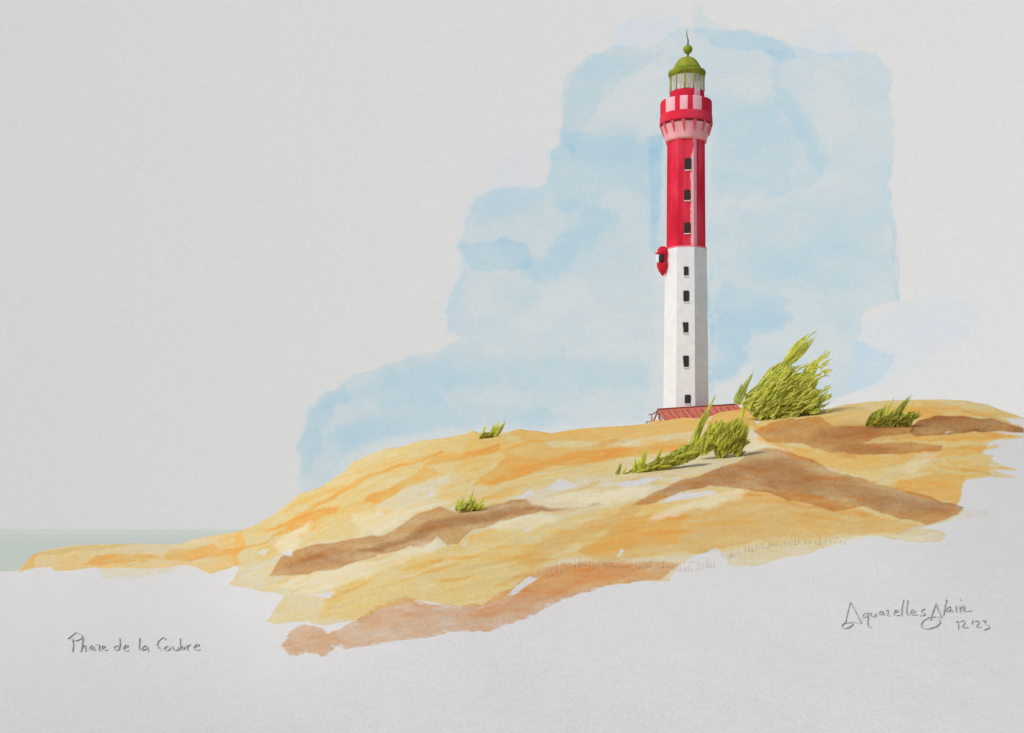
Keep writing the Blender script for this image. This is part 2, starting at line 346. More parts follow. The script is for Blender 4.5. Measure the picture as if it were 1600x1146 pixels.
    for i in range(210):
        x = q.uniform(400, 1560); yc = float(crest(np.array(x))); lo = np.interp(x, [400, 520, 700, 900, 1100, 1300, 1500, 1560], [880, 950, 930, 905, 850, 840, 760, 730])
        y = yc+10+(lo-yc-14)*q.random(); sl_ = np.interp(x, [400, 600, 800, 1000, 1200, 1560], [-.50, -.36, -.20, -.12, .12, .10])+q.uniform(-.12, .12)
        L = q.uniform(24, 110); h = q.uniform(2.5, 9); t_, b_ = [], []
        for j in range(9):
            t = j/8; xx = x+(t-.5)*L; yy = y+(t-.5)*L*sl_+3*math.sin(t*3+i); w_ = h*(math.sin(math.pi*min(1, t*.9+.08))**.6)*q.uniform(.75, 1.1)
            t_.append((xx, yy-w_/2)); b_.append((xx, yy+w_/2))
        wash(col, None, u, v, t_+b_[::-1], q.choice([M, M, O, TN, L0]), dens=q.uniform(.10, .40), warp=1.2, soft=q.choice([1.5, 2.5, 5]), edge=.5, seed=i, **{**st, 'bigw': 1.5})
    for p in [[(1500,730),(1545,729),(1588,732),(1586,735),(1545,736),(1500,741)], [(1500,744),(1540,741),(1586,744),(1584,747),(1545,746),(1505,752)], [(1510,700),(1560,694),(1566,699),(1530,706)], [(1540,664),(1600,667),(1600,672),(1550,672)], [(1500,684),(1602,680),(1600,686),(1520,690)]]:
        W(p, M, .8, warp=1.2, soft=1.6, edge=.3, dry=4, **{**st, 'bigw': 1.})
    # tan and brown strokes
    W([(800,872),(850,842),(930,812),(1008,782),(1030,776),(1000,798),(950,826),(890,850),(830,884)], TN, .6, soft=6, seed=1, **st)
    W([(900,862),(960,822),(1040,800),(1120,790),(1170,762),(1240,775),(1340,796),(1450,822),(1400,834),(1250,838),(1180,842),(1120,858),(1030,868),(950,880)], TN, .60, soft=4, seed=2, **st)
    W([(417,902),(440,870),(485,853),(520,845),(555,838),(600,834),(616,828),(650,805),(690,791),(706,797),(760,790),(800,783),(850,786),(950,785),(920,791),(880,797),(830,804),(795,814),(760,824),(740,826),(718,850),(700,852),(682,838),(662,857),(640,853),(618,862),(585,866),(578,872),(545,882),(525,890),(485,893),(452,902)], BR, .98, warp=1.4, seed=3, **st)
    W([(560,862),(620,842),(660,818),(700,806),(760,800),(800,791),(905,786),(870,794),(800,804),(760,812),(700,822),(640,842),(600,860)], DB, .50, soft=6, seed=4, **st)
    W([(440,888),(480,868),(560,858),(600,856),(540,876),(480,890)], DB, .22, soft=7, seed=4, **st)
    W([(437,1010),(460,976),(492,977),(520,987),(550,970),(600,945),(636,933),(664,941),(700,945),(758,946),(800,917),(840,890),(880,879),(960,880),(1020,877),(1062,880),(1050,893),(1036,907),(960,915),(905,928),(870,943),(830,965),(772,986),(700,990),(600,1006),(522,1012),(500,1028),(478,1022),(450,1025)], PK, 1., warp=1.8, edge=.2, seed=5, dry=7, **st)
    W([(860,886),(930,876),(1020,880),(1000,896),(900,916),(820,950),(760,966),(720,960),(800,935)], (212,160,105), .4, soft=8, seed=6, **st)
    W([(990,792),(1018,772),(1060,752),(1110,738),(1160,716),(1190,700),(1228,702),(1246,716),(1300,735),(1380,758),(1440,774),(1506,792),(1500,806),(1456,821),(1400,806),(1348,792),(1300,800),(1240,784),(1170,764),(1110,758),(1060,772),(1022,786)], BR, .98, warp=1.6, seed=6, **st)
    W([(1040,764),(1100,748),(1180,722),(1230,722),(1300,752),(1390,768),(1480,796),(1430,806),(1340,785),(1250,772),(1170,750),(1090,760)], DB, .38, soft=12, seed=2, **st)
    W([(1174,677),(1208,660),(1240,656),(1286,652),(1306,666),(1380,665),(1432,667),(1424,680),(1380,680),(1345,692),(1420,694),(1470,697),(1468,704),(1410,708),(1350,711),(1300,709),(1262,700),(1236,692),(1200,690)], BR, .95, warp=1.6, seed=7, **st)
    W([(1280,672),(1340,664),(1424,674),(1350,690),(1400,702),(1310,704),(1270,690)], DB, .45, soft=18, seed=3, **st)
    W([(1424,672),(1440,660),(1464,651),(1510,653),(1552,655),(1586,665),(1600,670),(1600,678),(1556,675),(1480,677),(1430,680)], DB, .95, warp=1.4, seed=1, **st)
    W([(1440,800),(1540,795),(1552,804),(1500,812),(1440,816)], (214,206,190), .7, soft=5, dry=10)
    # places the colour never reached
    F = lambda p, a=.95, c=None, s=1.6: wash(col, cover, u, v, p, c, lift=a, soft=s, warp=1.6 if c is None else 3.5, bigw=0 if c is None else 10, seed=3)
    for p in [[(855,764),(876,747),(904,760),(880,766)], [(806,778),(828,764),(838,771),(815,780)], [(958,758),(990,750),(1034,746),(1012,757),(975,762)], [(1030,784),(1060,771),(1112,767),(1122,772),(1064,781),(1044,785)],
              [(963,868),(970,857),(975,861),(967,868)], [(667,778),(673,764),(678,768),(673,775)], [(587,803),(598,799),(593,806)], [(402,864),(420,858),(414,868)], [(438,863),(458,860),(456,869),(446,869)],
              [(489,931),(522,925),(515,935)], [(790,930),(828,900),(842,903),(806,928)], [(814,828),(832,825),(824,831)], [(718,853),(734,840),(726,852)], [(1096,866),(1118,856),(1134,866),(1130,880),(1090,885),(1070,884)],
              [(1030,748),(1038,744),(1034,750)], [(1178,658),(1192,656),(1184,662)], [(1476,675),(1486,674),(1480,677)], [(1550,675),(1600,676),(1596,682)], [(940,757),(958,754),(945,760)]]: F(p)
    P1 = (230, 218, 178)
    for p, a in [([(826,788),(890,768),(960,765),(1020,764),(1000,776),(940,788),(880,795),(840,796)], .75), ([(766,822),(800,812),(850,804),(880,806),(830,826),(780,832)], .7), ([(1010,812),(1050,792),(1120,776),(1165,764),(1150,780),(1080,800),(1030,815)], .6),
                 ([(425,850),(450,832),(495,815),(470,838),(460,862),(438,862)], .65), ([(540,806),(600,800),(680,785),(720,775),(690,790),(640,808),(600,828),(560,832)], .45), ([(640,905),(700,870),(820,830),(760,855),(690,885)], .25),
                 ([(478,895),(560,884),(640,862),(680,845),(690,856),(620,884),(540,915),(480,925),(430,918)], .5), ([(950,698),(990,690),(1030,684),(1000,694)], .5), ([(1176,682),(1215,692),(1240,704),(1200,700),(1165,712),(1150,720)], .6),
                 ([(1400,735),(1440,712),(1480,706),(1430,745)], .4), ([(1280,848),(1340,832),(1400,838),(1450,836),(1440,848),(1380,840),(1300,858)], .5)]: F(p, a, P1, 8)
    # fine dragged-brush streaks and granulation across all paint
    bare = np.clip(cover*1.4, 0, 1)[:, None]; col = 1-(1-col)*bare
    g = .06*fbm(u/40+v/60, v/3.2+u/14, 2, 4)+.05*fbm(u/2.4, v/2.4, 4, 2)
    col *= (1+(g-.05)*cover)[:, None]
    lum = col@np.array([.21, .72, .07]); col += (lum[:, None]-col)*.11
    return col, cover

def build_terrain():
    uu = np.concatenate([np.linspace(-600, -20, 40), np.arange(-10, 1612, 1.6), np.linspace(1622, 2300, 44)])
    nf = 380
    a, b, vc, dc = plane(uu)
    jit = .7*fbm(uu/14, uu*0+2, 3, 3)
    rows = []
    for d in np.concatenate([[-30, 0, 4, 8], np.linspace(14, 57, 12)]): rows.append((np.full(len(uu), 1160.), None, d))
    for k in range(nf+1):
        v = 1149+(vc-1149)*k/nf; rows.append((v, b/(v-a), None))
    X, Y, Z, Uc, Vc = [], [], [], [], []
    for v, d, dd in rows:
        if dd is not None:
            y = np.full(len(uu), float(dd)); sp = max(dd, 40.); x = (uu-CX)/FPX*sp*(1.6 if dd < 40 else 1.0)
            z = np.full(len(uu), EYE-324/FPX*58)
        else:
            x = (uu-CX)/FPX*d; y = d; z = EYE+(HZ-v)/FPX*d
            fade = np.clip((v-vc)/60, .15, 1)
            wob = .10*fbm(x/9, y/14, 1, 3)*fade + jit*np.clip(1-(v-vc)/10, 0, 1)*d/FPX
            flat = np.clip((uu-250)/150, .1, 1); z = z+wob*flat
        X.append(x); Y.append(y); Z.append(z); Uc.append(uu); Vc.append(v)
    zc = Z[-1]; dd0 = Y[-1]
    for k in range(1, 22):
        s = k*6.0; d = dd0+s
        fall = .05*s+.0021*s*s
        X.append((uu-CX)/FPX*d); Y.append(d); Z.append(np.maximum(zc-fall, -2.0-s*.01)); Uc.append(uu); Vc.append(vc-.01)
    X, Y, Z, Uc, Vc = (np.array(q).ravel() for q in (X, Y, Z, Uc, Vc))
    col, cover = sand_colours(Uc, Vc)
    nr = len(X)//len(uu); nc = len(uu)
    idx = np.arange(nr*nc).reshape(nr, nc)
    q = np.stack([idx[:-1, :-1], idx[:-1, 1:], idx[1:, 1:], idx[1:, :-1]], -1).reshape(-1, 4)
    P = np.stack([X, Y, Z], 1)
    painted = (cover > .02)[q].any(1)
    reflect = np.clip(col*WHITE*np.array([.985, 1, .975]), 0, .9)
    for name, sel in (('ground', ~painted), ('dune', painted)):
        qq = q[sel]; used = np.unique(qq); rem = np.full(len(P), -1); rem[used] = np.arange(len(used))
        props(link_mesh(name, P[used], rem[qq], M_GROUND, reflect[used]), kind='structure')
build_terrain()

# ------------------------------------------------------------------ lighthouse
LD = 246.; LU = 1072.; K = LD/FPX
def lz(row): return EYE+(HZ-row)*K
def lx(u): return (u-CX)*K
LC = (lx(LU), LD)
RED = pig((199, 38, 62)); DRED = pig((170, 24, 44)); PINK = pig((226, 170, 180)); WHT = (.78, .84, .90); LRED = pig((208, 70, 88))
GRN = pig((142, 150, 52)); DGRN = pig((108, 118, 34))
def mixc(a, b, t): return tuple(a[i]*(1-t)+b[i]*t for i in range(3))
lh = thing('lighthouse', (LC[0], LC[1], lz(668)), 'tall slender lighthouse, white below and red above, with a green domed lantern', 'lighthouse')
PH = R(14.5)
def facet_prof(r0, row0, r1, row1, n, ph=PH, sub=26):
    """eight flat faces, each split into narrow strips so paint can vary across a face"""
    vs = []; angs = []
    for k in range(8):
        a0, a1 = ph+k*math.pi/4, ph+(k+1)*math.pi/4
        for j in range(sub):
            t = j/sub; vs.append(((1-t)*math.sin(a0)+t*math.sin(a1), -((1-t)*math.cos(a0)+t*math.cos(a1))))
    return vs
def shaft(name, r0, row0, r1, row1, colf, nz):
    ring = facet_prof(r0, row0, r1, row1, 8); N = len(ring); v = []; c = []
    for i in range(nz+1):
        t = i/nz; r = (r0+(r1-r0)*t)*K; row = row0+(row1-row0)*t
        for x, y in ring:
            v.append((LC[0]+x*r, LC[1]+y*r, lz(row))); c.append(colf(x, y, row))
    f = [(i*N+k, i*N+(k+1) % N, (i+1)*N+(k+1) % N, (i+1)*N+k) for i in range(nz) for k in range(N)]
    f += [tuple(range(N))[::-1], tuple(nz*N+k for k in range(N))]
    return link_mesh(name, v, f, M_WALL, c, lh, smooth=False)
def wcol(x, y, row):
    n = fbm(np.array([x*3.]), np.array([row/30.]), 2)[0]
    return tuple(k*(1+.03*n) for k in WHT)
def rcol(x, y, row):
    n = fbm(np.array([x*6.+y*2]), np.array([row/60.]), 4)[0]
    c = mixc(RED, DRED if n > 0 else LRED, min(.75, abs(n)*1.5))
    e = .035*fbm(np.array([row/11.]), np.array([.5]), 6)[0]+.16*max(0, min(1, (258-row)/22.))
    if .10+e < x < .40 and y < 0: c = mixc(PINK, c, .15)  # pale highlight painted into the red as a pink stripe
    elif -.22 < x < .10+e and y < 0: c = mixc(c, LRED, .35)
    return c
shaft('white_tower', 38.2, 668, 34.6, 391, wcol, 60)
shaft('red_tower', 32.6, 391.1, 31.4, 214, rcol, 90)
# string course where white meets red
b = MB(); b.lathe([(34.9*K, lz(392)), (34.9*K, lz(390.5)), (32.8*K, lz(389.6))], 8, LC, pig((214, 120, 132)), PH); b.build('string_course', M_WALL, lh, smooth=False)
# flared corbel, gallery band, striped parapet
def ccol(w, z, i): return mixc(PINK, RED, .12+.16*max(0, math.sin(w*9)))
b = MB(); b.lathe([(31.8*K, lz(224)), (32.5*K, lz(220)), (34.5*K, lz(212)), (37.*K, lz(204)), (39.2*K, lz(199.5)), (39.2*K, lz(197))], 64, LC, ccol); b.build('corbel', M_WALL, lh)
for k in range(14):
    w = (k+.5)/14*2*math.pi; b = MB(); nrm = Vector((math.sin(w), -math.cos(w), 0)); tan = Vector((math.cos(w), math.sin(w), 0)); c0 = Vector((LC[0], LC[1], 0))
    hw = 2.7*K; vs = []
    for r_, row, g in ((40.0, 197.2, 1.), (38.4, 203, .6), (35.2, 213, .12)):
        for sgn in (-1, 1):
            for dr in (-1.5, .9): vs.append(c0+nrm*((r_+dr)*K)+tan*(sgn*hw*g)+Vector((0, 0, lz(row))))
    fs = []
    for i in (0, 4):
        fs += [(i, i+1, i+5, i+4), (i+2, i+6, i+7, i+3), (i+1, i+3, i+7, i+5), (i, i+4, i+6, i+2)]
    fs += [(0, 2, 3, 1), (8, 9, 11, 10)]
    b.add(vs, fs, mixc(RED, PINK, .2)); b.build('bracket', M_WALL, lh, smooth=False)
b = MB(); b.lathe([(38*K, lz(197)), (41.2*K, lz(196.6)), (41.2*K, lz(194)), (40.8*K, lz(184)), (40.2*K, lz(182.2)), (38*K, lz(182))], 72, LC, lambda w, z, i: mixc(RED, LRED, .3+.3*math.sin(w*3))); b.build('gallery', M_WALL, lh)
b = MB(); b.lathe([(38.6*K, lz(199.6)), (40.4*K, lz(199)), (40.6*K, lz(197.6)), (40.2*K, lz(196.9)), (38*K, lz(196.8))], 72, LC, pig((104, 42, 52))); b.build('shade_ring', M_WALL, lh)  # dark maroon ring, stands in for the shadow line under the gallery
bands = [(-90, -58, 0), (-58, -32, 1), (-32, -20, 0), (-20, -3, 1), (-3, 9, 0), (9, 30, 1), (30, 100, 0), (100, 130, 1), (130, 150, 0), (150, 175, 1), (175, 200, 0), (200, 235, 1), (235, 270, 0)]
def pcol(w, z, i):
    a = (math.degrees(w)+90) % 360-90
    for lo, hi, p in bands:
        if lo <= a < hi: return PINK if p else RED
    return RED
b = MB(); b.lathe([(39.8*K, lz(182)), (40.2*K, lz(180)), (40.2*K, lz(163)), (39.4*K, lz(160.5)), (37.6*K, lz(160.5)), (37.6*K, lz(182))], 240, LC, pcol, cap=False); b.build('parapet', M_WALL, lh)
UC = (lx(1073.5), LD)
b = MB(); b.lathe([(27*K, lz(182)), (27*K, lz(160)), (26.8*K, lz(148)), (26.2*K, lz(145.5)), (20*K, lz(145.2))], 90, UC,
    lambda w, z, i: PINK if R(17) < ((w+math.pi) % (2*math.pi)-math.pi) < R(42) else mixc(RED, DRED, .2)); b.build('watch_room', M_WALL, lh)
# lantern
ln = b = MB(); b.lathe([(26.2*K, lz(145)), (26.2*K, lz(119))], 48, UC, (.8, .8, .8), cap=False); gl = b.build('lantern_glazing', M_GLASS, lh)
gl.data.materials[0] = M_GLASS
for k in range(12):
    w = R(15)+k*math.pi/6; p = (UC[0]+26.6*K*math.sin(w), UC[1]-26.6*K*math.cos(w))
    b = MB(); b.tube([(*p, lz(146)), (*p, lz(132)), (*p, lz(117))], [1.0*K, .9*K, 1.2*K], GRN, 8); b.build('glazing_bar', M_WALL, lh)
b = MB(); b.lathe([(8*K, lz(145)), (8*K, lz(141))], 24, UC, WHT); b.build('lamp_pedestal', M_WALL, lh)
b = MB(); b.lathe([(4.5*K, lz(141)), (5.6*K, lz(137)), (6.8*K, lz(129)), (9.*K, lz(121)), (13*K, lz(114))], 24, UC, pig((176, 178, 60))); b.build('lamp_lens', M_WALL, lh)
b = MB(); b.lathe([(27*K, lz(122)), (28.8*K, lz(117.5)), (29.4*K, lz(115.2)), (28.4*K, lz(112.8)), (24*K, lz(111.4))], 48, UC, lambda w, z, i: mixc(DGRN, GRN, .35+.3*math.sin(5*w))); b.build('eave', M_WALL, lh)
b = MB(); b.lathe([(24.6*K, lz(111.8)), (21.5*K, lz(107)), (18.6*K, lz(101.5)), (15*K, lz(96)), (10.5*K, lz(92)), (5.5*K, lz(90.3)), (2.2*K, lz(89.4))], 48, UC, lambda w, z, i: mixc(GRN, DGRN, .25+.25*math.sin(7*w+i))); b.build('dome', M_WALL, lh)
fin = (UC[0]+1.2*K, LD)
b = MB(); b.lathe([(2.6*K, lz(90)), (1.6*K, lz(87)), (2.2*K, lz(84))], 16, fin, DGRN); b.build('neck', M_WALL, lh)
b = MB(); b.lathe([(1.*K, lz(84.4)), (4.4*K, lz(83.2)), (6.6*K, lz(80.4)), (7.4*K, lz(77.4)), (6.6*K, lz(74.2)), (4.2*K, lz(71.8)), (1.*K, lz(71))], 24, fin, lambda w, z, i: mixc(GRN, DGRN, .5)); b.build('ball_finial', M_WALL, lh)
b = MB(); b.tube([(fin[0], LD, lz(72)), (fin[0]+.5*K, LD, lz(63)), (fin[0]-1.6*K, LD, lz(56)), (fin[0]-1.4*K, LD, lz(46))], [1.5*K, 1.1*K, .9*K, .35*K], DGRN, 8); b.build('spire', M_WALL, lh)
# windows: dark openings on the face toward the sea path, each with a small sill
def face_y(row):                # front face distance at a row (facet between -28 and +17 degrees)
    if row > 391: r = 34.6+(38.2-34.6)*(row-391)/(668-391)
    else: r = 31.4+(32.6-31.4)*(row-214)/(391-214)
    return r*K*math.cos(R(22.5))
fn = PH-R(22.5)                 # facet normal angle
def window(u, row, w, h, parent=lh, lean=0.0):
    n = Vector((math.sin(fn), -math.cos(fn), 0)); t = Vector((math.cos(fn), math.sin(fn), 0))
    off = (u-LU)*K; dist = face_y(row); base = Vector((LC[0], LC[1], 0))+n*dist
    yy = LC[1]; s = 0
    for _ in range(4):
        s = ((u-CX)/FPX*yy-base.x)/t.x; yy = (base+t*s).y
    cen = base+t*s+Vector((0, 0, EYE+(HZ-row)/FPX*yy))
    b = MB(); hw, hh = w/2*K, h/2*K; vs = []; cut = .22
    ring = [(-1+cut, -1), (1-cut*1.4, -1), (1, -1+cut), (1, 1-cut), (1-cut, 1), (-1+cut*.6, 1), (-1, 1-cut), (-1.05+lean, -1+cut*1.3)]
    for dd in (-.25, .10):
        for a_, c_ in ring: vs.append(cen+t*(a_*hw+rnd.uniform(-.03, .03))+n*dd+Vector((0, 0, c_*hh)))
    m = len(ring); fs = [tuple(range(m, 2*m)), tuple(range(m))[::-1]]+[(i, (i+1) % m, m+(i+1) % m, m+i) for i in range(m)]
    b.add(vs, fs, (0, 0, 0)); wo = b.build('window', M_DARK, parent, smooth=False)
    b = MB(); vs = []
    for dz in (-hh-.16, -hh-.02):
        for dn in (-.1, .22):
            for sx in (-1, 1): vs.append(cen+t*(sx*hw*.95)+n*dn+Vector((0, 0, dz)))
    b.add(vs, [(0, 1, 3, 2), (4, 6, 7, 5), (0, 4, 5, 1), (2, 3, 7, 6), (0, 2, 6, 4), (1, 5, 7, 3)], mixc(WHT, PINK, .3) if row < 391 else WHT)
    b.build('sill', M_WALL, wo, smooth=False)
for u_, r_, w_, h_, ln_ in ((1075, 256.5, 10.4, 18, 0), (1074, 305, 10, 16.5, 0), (1074, 356.5, 10.2, 16.5, 0), (1072, 424, 7.6, 14, .1), (1072.3, 463, 9, 17, .1), (1071.2, 512, 8.8, 16, .4), (1071.8, 565, 9.2, 17.5, .35), (1074.6, 624, 9, 13.5, 0)):
    window(u_, r_, w_, h_, lean=ln_)
# red bay turret on the left side
tc = (lx(1034.3), LD-10*K)
b = MB(); b.lathe([(.6*K, lz(433.5)), (3.2*K, lz(430)), (6*K, lz(426)), (9*K, lz(419)), (9.2*K, lz(414)), (7.6*K, lz(410)), (7.6*K, lz(402)), (9.6*K, lz(399)), (8.6*K, lz(396)), (7.6*K, lz(391)), (4.5*K, lz(388)), (.8*K, lz(387))], 24, tc, lambda w, z, i: mixc(RED, DRED, .3+.3*math.sin(3*w+i))); tb = b.build('turret', M_WALL, lh)
b = MB(); tw = R(-24); cx, cy = tc[0]+7.9*K*math.sin(tw), tc[1]-7.9*K*math.cos(tw)
b.lathe([(3.*K, lz(413.5)), (4.*K, lz(411)), (4.*K, lz(403)), (3.*K, lz(400.5))], 10, (cx+.6*K, cy), (0, 0, 0)); b.build('window', M_DARK, tb)
b = MB(); b.lathe([(3.2*K, lz(414)), (3.4*K, lz(412)), (3.4*K, lz(403)), (2.6*K, lz(401))], 12, (tc[0]-7.*K, tc[1]-3*K), WHT); b.build('white_jamb', M_WALL, tb)
b = MB(); b.tube([(lx(1022), LD-12*K, lz(398.4)), (lx(1030), LD-19*K, lz(398.2))], .9*K, RED, 8); b.build('ledge', M_WALL, tb)

# ------------------------------------------------------------------ keeper's house in front of the tower foot
def build_house():
    HD = 239.; k = HD/FPX
    A = Vector(at(1030, 640.5, HD-1)); Bq = Vector(at(1150, 632.5, HD+2.2))
    ho = thing('keepers_house', (A.x, A.y, A.z-4.5), 'low house with a striped red tiled roof at the foot of the tower', 'house')
    dirv = (Bq-A); dirv.z = 0; Lg = dirv.length; dirv.normalize(); nrm = Vector((dirv.y, -dirv.x, 0))    # toward the camera
    slope = (Bq.z-A.z)/Lg; halfw = 3.4; drop = 2.3
    RT = pig((186, 98, 80)); RD = pig((130, 72, 62))
    v, f, c = [], [], []; N, Mz = 150, 10
    for side in (1, -1):
        base = len(v)
        for j in range(Mz+1):
            for i in range(N+1):
                s = i/N*(Lg+.5)-.25; t = j/Mz
                wv = .075*abs(math.sin(s*math.pi/.42)); lump = .02*math.sin(j*9.+i)
                p = A+dirv*s+nrm*(side*halfw*t*1.06)+Vector((0, 0, slope*s-drop*t*1.06+wv*(t > 0)+lump+.02))
                v.append(p)
                ph = (s-.5*t+.1*math.sin(s*3)) % 1.16
                dark = ph < .2 and .12 < t < .86
                nn = fbm(np.array([s*1.2]), np.array([t*2.]), 3)[0]
                c.append(RD if dark else mixc(RT, pig((202, 122, 102)), max(0, min(1, .4+.6*nn))))
        for j in range(Mz):
            for i in range(N):
                q = (base+j*(N+1)+i, base+j*(N+1)+i+1, base+(j+1)*(N+1)+i+1, base+(j+1)*(N+1)+i); f.append(q if side < 0 else q[::-1])
    link_mesh('roof', v, f, M_TILE, c, ho, smooth=True)
    b = MB(); b.tube([A+dirv*(-.3)+Vector((0, 0, .07)), A+dirv*(Lg/2)+Vector((0, 0, .08+slope*Lg/2)), A+dirv*(Lg+.2)+Vector((0, 0, .07+slope*Lg))], .13, RD, 8); b.build('ridge', M_TILE, ho)
    # walls with gable ends
    b = MB(); zb = A.z-4.5; vs = []
    for s in (0, Lg):
        top = A.z+slope*s-.12
        for w, z in ((-halfw+.15, zb), (halfw-.15, zb), (halfw-.15, top-drop+.1), (0, top), (-halfw+.15, top-drop+.1)):
            p = A+dirv*s+nrm*w; vs.append((p.x, p.y, z))
    b.add(vs, [(0, 1, 2, 3, 4), (9, 8, 7, 6, 5), (1, 6, 7, 2), (0, 4, 9, 5), (2, 7, 8, 3), (3, 8, 9, 4)], WHT); b.build('wall', M_WALL, ho, smooth=False)
    # grey verge board and lean-to porch on the left gable
    G = pig((128, 120, 128)); g0 = A+dirv*(-.35)
    b = MB(); b.tube([g0+Vector((0, 0, .05)), g0+nrm*halfw*.55+Vector((-.25, 0, -drop*.5)), g0+nrm*halfw+Vector((-.5, 0, -drop*1.02))], .09, G, 6); b.build('verge_board', M_WALL, ho)
    P0 = Vector(at(1018, 648, HD-2)); P1 = Vector(at(1018.5, 660, HD-2))
    b = MB(); b.tube([A+dirv*-.3+Vector((0, 0, -.2)), P0+Vector((.3, 0, .1)), P0+Vector((-.5, 0, -.05))], .10, G, 6); b.build('porch_beam', M_WALL, ho)
    b = MB(); b.tube([P0, P1], .10, G, 6); b.build('porch_post', M_WALL, ho)
    Q = Vector(at(1010, 660, HD-2)); b = MB(); b.tube([Q+Vector((-.25, 0, -1.2)), Q+Vector((.1, 0, .1)), Q+Vector((.7, 0, .12)), Q+Vector((.8, 0, -1.2))], .13, G, 6); b.build('porch_rail', M_WALL, ho)
    b = MB(); W0 = Vector(at(1029.5, 651, HD-2.6)); b.tube([W0+Vector((0, 0, .5)), W0+Vector((.15, 0, -.5))], .2, pig((110, 88, 86)), 6); b.build('door_jamb', M_WALL, ho)
build_house()

# ------------------------------------------------------------------ plants
G1 = pig((172, 178, 100), 1.75); G2 = pig((148, 152, 76), 1.65); G3 = pig((178, 196, 118), 1.65); G4 = pig((196, 204, 146), 1.1); OL = pig((166, 167, 88), 1.8); OD = pig((142, 141, 68), 1.7)
def blade(mb, p0, p1, d0, d1, w, col, bend=0.0, tip=.25, flat=.5, n=6, base=.55, tipcol=None):
    """one leaf: p0, p1 are (column, row) at depths d0, d1; w in columns at that depth"""
    a = Vector(at(*p0, d0)); b_ = Vector(at(*p1, d1)); L = b_-a
    side = Vector((L.z, 0, -L.x)); pts, rad, cs = [], [], []
    k = d0/FPX
    for i in range(n):
        t = i/(n-1); pts.append(a+L*t+side*(bend*math.sin(math.pi*t)))
        rad.append(max(.02, w/2*k*(base+(1-base)*math.sin(math.pi*min(1, t*1.15+.12)) if t < .8 else (base*.5+tip)*(1-t)/.2*.7+tip*.5)))
        cs.append(mixc(col, tipcol or col, t))
    mb.tube(pts, rad, col, 6, flat, cs)
def strands(mb, p, q, d, w, col, bend=0.0, depth_jit=.5):
    """a broad stroke of foliage as a sheaf of thin leaves"""
    if w < 5: blade(mb, p, q, d, d, w, col, bend); return
    for j in range(5):
        o = (j-2)/2*w*.30; e = -abs(j-2)*.07+rnd.uniform(-.06, .04)
        L = Vector((q[0]-p[0], q[1]-p[1])); nrm = Vector((-L.y, L.x)).normalized()*o
        blade(mb, (p[0]+nrm.x+rnd.uniform(-1, 1), p[1]+nrm.y+rnd.uniform(-1, 1)), (q[0]+nrm.x*.5+L.x*e, q[1]+nrm.y*.5+L.y*e), d+rnd.uniform(-depth_jit, depth_jit), d+rnd.uniform(-depth_jit, depth_jit), w*.42, mixc(col, rnd.choice([G1, G2, OL, G3]), .25), bend+rnd.uniform(-.03, .03))
def inside(p, poly): return polydist(np.array([p[0]], float), np.array([p[1]], float), poly)[0]
def scatter_blades(mb, poly, d, thick, count, ang, spread, ln, w, cols, seed, zone=None):
    r = random.Random(seed); xs = [p[0] for p in poly]; ys = [p[1] for p in poly]; done = 0; tries = 0
    while done < count and tries < count*60:
        tries += 1
        p = (r.uniform(min(xs), max(xs)), r.uniform(min(ys), max(ys)))
        e = inside(p, poly)
        if e < 0: continue
        A_ = R(ang(p) if callable(ang) else ang)+R(r.gauss(0, spread)); L = r.uniform(*ln)
        q = (p[0]+math.cos(A_)*L, p[1]-math.sin(A_)*L)
        if inside(q, poly) < -1.5: continue
        dd = d+r.uniform(-1, 1)*thick*min(1, (e+4)/16)
        col = r.choice(cols); blade(mb, p, q, dd, dd+r.uniform(-.4, .4), r.uniform(*w), col, r.uniform(-.12, .12)); done += 1

def plant(name, u, v, label, cat, group=None):
    g = ground(u, v); return thing(name, g, label, cat, group), g.y
# big windswept shrub right of the tower
pl, d = plant('windswept_shrub', 1195, 655, 'big bushy green shrub bent over to the right, beside the lighthouse foot', 'shrub')
body = [(1158,632),(1166,618),(1176,616),(1186,600),(1200,585),(1212,570),(1222,566),(1232,570),(1240,572),(1248,584),(1262,582),(1272,584),(1278,592),(1276,600),(1276,606),(1284,618),(1286,634),(1282,648),(1262,650),(1236,652),(1216,658),(1196,662),(1182,656),(1170,646)]
mb = MB(); fan = lambda p: 42+ (p[1]-600)*-.12
scatter_blades(mb, body, d, 3.2, 1500, fan, 13, (12, 34), (2.0, 4.6), [G1, G1, G1, G2, mixc(G1, G2, .5), mixc(G1, G3, .5)], 3)
low = [(1158,632),(1176,616),(1210,612),(1262,628),(1284,634),(1280,650),(1236,653),(1196,662),(1172,648)]
scatter_blades(mb, low, d-1.2, 2.4, 520, fan, 26, (8, 20), (2, 4), [G2, G2, G1, mixc(G1, G2, .6)], 8)
scatter_blades(mb, body, d-2.8, 1.0, 170, fan, 12, (10, 24), (1.6, 3.2), [G3, mixc(G1, G3, .6)], 19)
scatter_blades(mb, [(1236,576),(1300,545),(1304,640),(1262,656)], d-.5, 2.4, 70, lambda p: 34, 12, (10, 20), (1.8, 3.4), [G3, G1], 23)
mb.build('foliage', M_LEAF, pl)
mb = MB()
